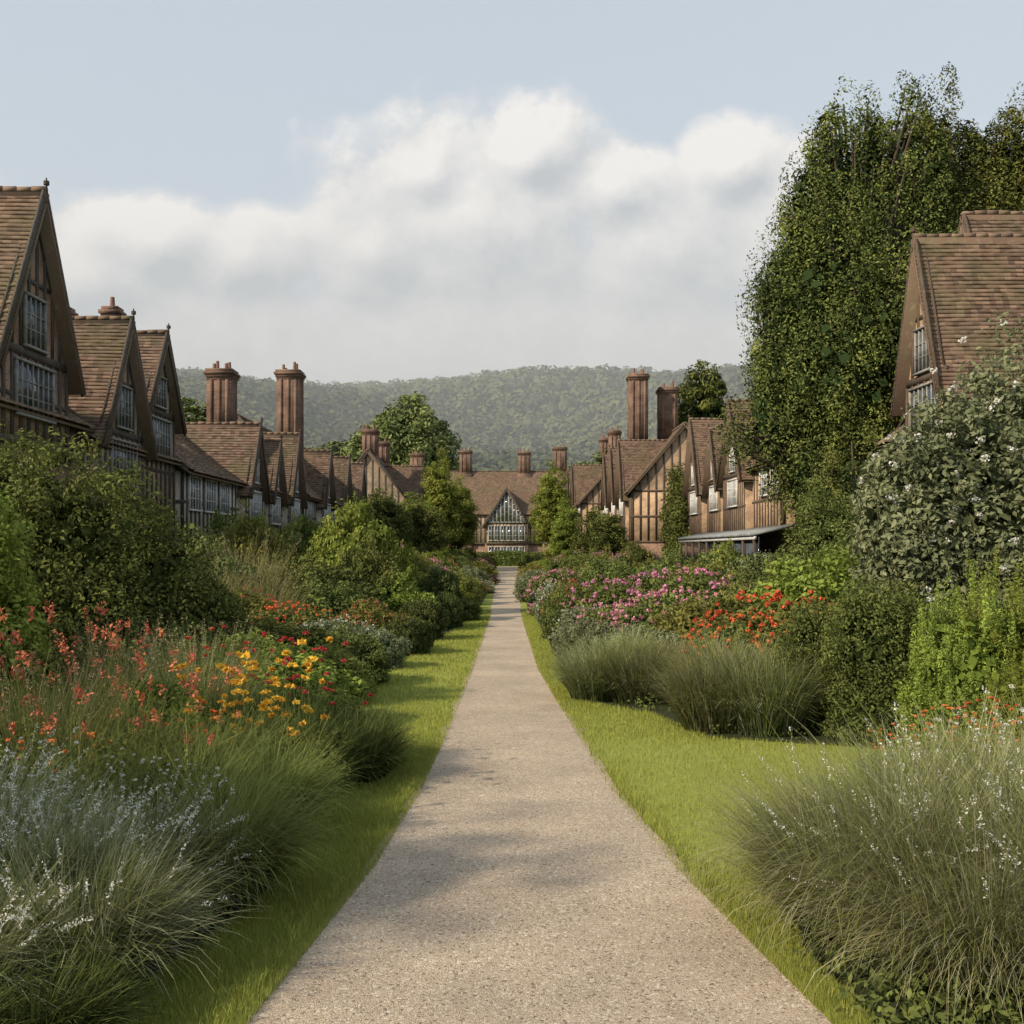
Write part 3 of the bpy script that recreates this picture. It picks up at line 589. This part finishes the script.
    if veranda:
        x0,x1,dp,hz=veranda;v=H['veranda']
        V=[(x0,-dp,hz-.45),(x1,-dp,hz-.45),(x1,-.1,hz),(x0,-.1,hz),(x0,-dp,hz-.33),(x1,-dp,hz-.33),(x1,-.1,hz+.12),(x0,-.1,hz+.12)]
        v.add(V,[(3,2,1,0),(4,5,6,7),(0,1,5,4),(1,2,6,5),(2,3,7,6),(3,0,4,7)])
        xx=x0+.1
        while xx<x1:
            box(H['timber_frame'],xx-.06,xx+.06,-dp+.1,-dp+.22,0,hz-.46);xx+=2.4
        box(H['window_frames'],x0,x1,-dp+.08,-dp+.2,hz-.62,hz-.47);box(H['timber_frame'],x0,x1,-dp+.12,-dp+.18,.8,.9)
        box(H['window_glass'],x0+.05,x1-.05,-dp+.3,-dp+.34,.9,hz-.5)
    mats={'brick_walls':M_brick,'infill_walls':infill or (M_plaster if white else (M_infillR if warm else M_infillL)),'timber_frame':M_timberR if warm else M_timber,'roof':M_roof,'window_glass':M_glass,'window_frames':M_greyfr if greyf else M_white,'chimney':M_chim,'chimney_pots':M_pot,'door':M_timber,'veranda':M_lead}
    for k,ac in H.items(): ac.obj(k,[mats[k]],e)
    return e
q=math.pi/2
# gable = (xc, halfwidth, eave z, apex z, projection, depth)
house('timber_framed_house',(-13.9,28,0),q,7,9,6.3,9.6,[(3.1,2.45,7.7,12.3,.2,9.2)],[],hj=5.2,greyf=True,infill=M_brick)
house('timber_framed_house',(-13.8,35.3,0),q,9.4,9,5.9,8.8,[(2.6,2.2,6.2,10.1,.25,8.5),(7.0,2.0,7.5,10.5,.1,8.5)],[(8.8,4.0,.5,.5,8,11.9,1),(9.2,2.2,.55,.5,8,12.0,1),(8.2,5.0,.5,.5,8,11.9,1)],hj=3.0,greyf=True)
house('timber_framed_house',(-13.4,44.8,0),q,24,8,5.6,8.7,[(10.6,1.8,5.4,8.5,.35,4),(16.2,1.5,5.4,8.2,.2,4),(21.0,1.9,5.5,9.1,.35,4)],[(15.2,2.2,1.3,1.3,6.5,12.0,3)],winstep=2.4,ww=1.6,white=True)
house('timber_framed_house',(-13,69,0),q,30,8,5.8,10.6,[(6.,1.9,5.6,8.9,.35,4),(14.6,2.0,5.6,9.2,.35,4),(23,2.2,5.7,9.4,.35,4)],[(1.2,.9,1.4,1.4,4.5,13.6,3)],winstep=2.4,ww=1.6,white=True)
house('timber_framed_house',(-9.5,106,0),q,27,8,6.6,11.8,[(6,2.4,6.6,10.7,.3,4),(17,2.4,6.6,10.7,.3,4)],[(2,4,1.4,1.4,10,14.,2),(12,4,1.4,1.4,10,13.8,2)])
house('timber_framed_house',(14.0,39.6,0),-q,9,9,6.2,9.5,[(3.9,1.7,7.8,12.3,.2,8.6),(2.4,2.3,9.0,13.5,-1.9,9.4)],[],warm=True,greyf=True)
house('timber_framed_house',(13.3,80,0),-q,27.5,8,6.7,9.9,[(18.4,2.9,6.4,10.5,.4,4.5),(5.5,2.6,6.4,11.0,.4,4.5),(12.2,1.8,6.4,9.6,.3,4)],[(24.5,4.6,1.1,1.0,8,11.3,2)],warm=True,veranda=(8,30.,2.2,3.3),winstep=2.3)
house('timber_framed_house',(10,112,0),-q,25,8,7,12.2,[(7,2.6,6.8,11.3,.3,4.5),(14,2.4,6.8,11.2,.3,4.5),(21,2.4,6.8,11.2,.3,4.5)],[(19.6,.9,1.5,1.5,6,16.9,3),(18.2,3.6,1.5,1.5,9,16.0,3)],warm=True)
house('timber_framed_house',(8,146,0),-q,28,8,7.3,12.4,[(6,2.6,7.2,11.6,.3,4.5),(14,2.6,7.2,11.6,.3,4.5),(23,2.6,7.2,11.6,.3,4.5)],[(10,4,1.5,1.2,10,16.,2),(22,4,1.5,1.2,10,15.6,2)],warm=True)
house('timber_framed_manor_house',(-16,164,0),0,31,11,7.8,14.3,[(15.8,3.2,6.2,11.3,.6,5,1),(8,2.6,7.4,11.2,.3,5),(23.8,2.6,7.4,11.2,.3,5)],[(9.5,5.5,1.8,1.4,12,17.5,3),(18.5,5.5,1.8,1.4,12,17.3,3),(24,5.5,2.0,1.4,12,18,3),(2,5.5,2,1.4,12,17.,3)],hj=3.2,winstep=2.2,ww=1.7)
def hedge(name,x0,x1,y0,y1,h,mat,den=420,size=.06):
    a=Acc();box(a,x0+.12,x1-.12,y0+.12,y1-.12,0,h-.12,0,.05)
    A_=[(x1-x0)*(y1-y0),(x1-x0)*h,(x1-x0)*h,(y1-y0)*h,(y1-y0)*h]
    for i,ar in enumerate(A_):
        n=int(ar*den);u=rng.random(n);w=rng.random(n);j=rng.normal(0,.06,n);xs=x0+u*(x1-x0);yy=y0+u*(y1-y0);zs=w*h
        if i==0: P=np.stack([xs,y0+w*(y1-y0),h+j],1);d=(0,0,1)
        elif i==1: P=np.stack([xs,y0+j,zs],1);d=(0,-1,0)
        elif i==2: P=np.stack([xs,y1+j,zs],1);d=(0,1,0)
        elif i==3: P=np.stack([x0+j,yy,zs],1);d=(-1,0,0)
        else: P=np.stack([x1+j,yy,zs],1);d=(1,0,0)
        leaves(a,P,np.tile(np.array(d,float),(n,1)),size,0,rng.uniform(.1,.9,n))
    a.obj(name,[mat])
hedge('clipped_hedge',-9,-1.9,147,149,1.8,F_mid,60,.14);hedge('clipped_hedge',1.9,8,147,149,1.8,F_mid,60,.14)
hedge('clipped_hedge',-1.9,1.9,151,152.5,2.0,F_mid,80,.14)
hedge('clipped_hedge',6.9,10.6,24.2,25.4,1.8,F_bright,700,.05)
a=Acc();k=170;C=np.stack([rng.uniform(11.9,12.7,k),rng.uniform(76.5,84,k),np.zeros(k)],1);C[:,2]=rng.uniform(.3,1,k)*(9-abs(C[:,1]-80.)*1.1)
clusters(a,C,.6,70,.12,0,rng.uniform(.1,.6,k));a.obj('climbing_ivy',[F_mid])
# ---------------------------------------------------------------- valley haze (real scattering air in front of the hill)
m,nt,out=newmat('valley_air');vs=N(nt,'ShaderNodeVolumeScatter');vs.inputs['Color'].default_value=(.90,.95,1,1);vs.inputs['Density'].default_value=.0009
nt.links.new(vs.outputs[0],out.inputs['Volume'])
a=Acc();box(a,-700,700,178,1150,-40,190);a.obj('valley_haze',[m])
# ---------------------------------------------------------------- sun, sky
el=math.radians(33);az=math.radians(238)
Sd=Vector((math.sin(az)*math.cos(el),math.cos(az)*math.cos(el),math.sin(el)))
sl=bpy.data.lights.new('sun','SUN');sl.energy=5.0;sl.angle=math.radians(1.2);sl.color=(1,.86,.66)
so=bpy.data.objects.new('sun',sl);so.rotation_euler=(-Sd).to_track_quat('-Z','Y').to_euler();so.location=(-30,-20,40);link(so)
w=bpy.data.worlds.new('World');sc.world=w;w.use_nodes=True;nt=w.node_tree;nt.nodes.clear()
out=nt.nodes.new('ShaderNodeOutputWorld')
sky=N(nt,'ShaderNodeTexSky');sky.sky_type='NISHITA';sky.sun_disc=False;sky.sun_elevation=el;sky.sun_rotation=az;sky.air_density=1.0;sky.dust_density=1.0
bg=N(nt,'ShaderNodeBackground');bg.inputs[1].default_value=.15
hz=N(nt,'ShaderNodeHueSaturation');hz.inputs['Saturation'].default_value=.75
nt.links.new(sky.outputs[0],hz.inputs['Color']);nt.links.new(hz.outputs[0],bg.inputs[0])
veil=N(nt,'ShaderNodeBackground');veil.inputs[0].default_value=(.56,.635,.70,1);veil.inputs[1].default_value=1.2
mv=N(nt,'ShaderNodeMixShader');mv.inputs[0].default_value=.68;nt.links.new(bg.outputs[0],mv.inputs[1]);nt.links.new(veil.outputs[0],mv.inputs[2])
nt.links.new(mv.outputs[0],out.inputs[0])
# cloud bank: a far curved sheet of cloud standing beyond the hill, 3.4 km away
m,nt,out=newmat('cumulus');m.cycles.emission_sampling='NONE'
tc=N(nt,'ShaderNodeTexCoord');sp=N(nt,'ShaderNodeSeparateXYZ');nt.links.new(tc.outputs['Object'],sp.inputs[0])
ysafe=mth(nt,'MAXIMUM',sp.outputs[1],100.)
u=mth(nt,'DIVIDE',sp.outputs[0],ysafe);v=mth(nt,'DIVIDE',sp.outputs[2],ysafe)
blobs=[(-.03,.30,.155,.115),(.02,.365,.075,.055),(-.075,.345,.06,.045),(-.13,.27,.085,.07),(.095,.335,.07,.05),(.15,.27,.12,.09),(.205,.355,.055,.045),(.26,.30,.10,.09),(-.32,.285,.11,.045),(-.24,.27,.10,.05),(-.40,.25,.10,.05),(0,.16,.65,.12),(.45,.25,.2,.12),(-.65,.25,.25,.12)]
def field(du,dv):
    cb=N(nt,'ShaderNodeCombineXYZ');nt.links.new(mth(nt,'ADD',u,du),cb.inputs[0]);nt.links.new(mth(nt,'ADD',v,dv),cb.inputs[1])
    n1=noise(nt,6.5,8,.60,cb.outputs[0]);n2=noise(nt,22,5,.65,cb.outputs[0])
    cur=None
    for bu,bv,ru,rv in blobs:
        s=N(nt,'ShaderNodeVectorMath',operation='SUBTRACT');nt.links.new(cb.outputs[0],s.inputs[0]);s.inputs[1].default_value=(bu,bv,0)
        q_=N(nt,'ShaderNodeVectorMath',operation='MULTIPLY');nt.links.new(s.outputs[0],q_.inputs[0]);q_.inputs[1].default_value=(1/ru,1/rv,0)
        l=N(nt,'ShaderNodeVectorMath',operation='LENGTH');nt.links.new(q_.outputs[0],l.inputs[0])
        cur=l.outputs['Value'] if cur is None else mth(nt,'SMOOTH_MIN',cur,l.outputs['Value'],.15)
    f=mth(nt,'SUBTRACT',1.,cur)
    f=mth(nt,'ADD',f,mth(nt,'MULTIPLY',mth(nt,'SUBTRACT',n1,.5),1.5));f=mth(nt,'ADD',f,mth(nt,'MULTIPLY',mth(nt,'SUBTRACT',n2,.5),.6))
    return f
f0=field(0.,0.);f1=field(-.016,.024)
den=N(nt,'ShaderNodeMapRange');den.interpolation_type='SMOOTHSTEP';den.inputs[1].default_value=-.12;den.inputs[2].default_value=.32;nt.links.new(f0,den.inputs[0])
sh=mth(nt,'MULTIPLY_ADD',mth(nt,'SUBTRACT',f0,f1),1.0,.47,clamp=True)  # sunlit edges and grey undersides of the clouds painted into the emission colour
low=N(nt,'ShaderNodeMapRange');low.inputs[1].default_value=.14;low.inputs[2].default_value=.36;nt.links.new(v,low.inputs[0])
shl=mth(nt,'MULTIPLY',sh,mth(nt,'MULTIPLY_ADD',low.outputs[0],.85,.35),clamp=True)
cc=mixc(nt,shl,(.51,.55,.59),(1.0,.97,.93))
em=N(nt,'ShaderNodeEmission');nt.links.new(cc,em.inputs[0]);tr=N(nt,'ShaderNodeBsdfTransparent')
mx=N(nt,'ShaderNodeMixShader');nt.links.new(mth(nt,'MULTIPLY',den.outputs[0],.88),mx.inputs[0]);nt.links.new(tr.outputs[0],mx.inputs[1]);nt.links.new(em.outputs[0],mx.inputs[2]);nt.links.new(mx.outputs[0],out.inputs[0])
a=Acc();t=np.radians(np.linspace(-50,50,41));R_=3400
V=np.concatenate([np.stack([R_*np.sin(t),R_*np.cos(t),np.full(41,z_)],1) for z_ in (-20,2600)]);i=np.arange(40)
a.add(V,np.stack([i,i+1,i+42,i+41],1));a.obj('sky_clouds',[m])
# ---------------------------------------------------------------- camera
c=bpy.data.cameras.new('camera');c.lens=36*1100/1024;c.sensor_width=36;c.shift_y=38/1024;c.shift_x=4/1024;c.clip_end=8000
co=bpy.data.objects.new('camera',c);co.location=(0,0,2.2);co.rotation_euler=(math.pi/2,0,0);link(co);sc.camera=co
sc.view_settings.view_transform='Standard';sc.view_settings.look='None';sc.view_settings.exposure=0
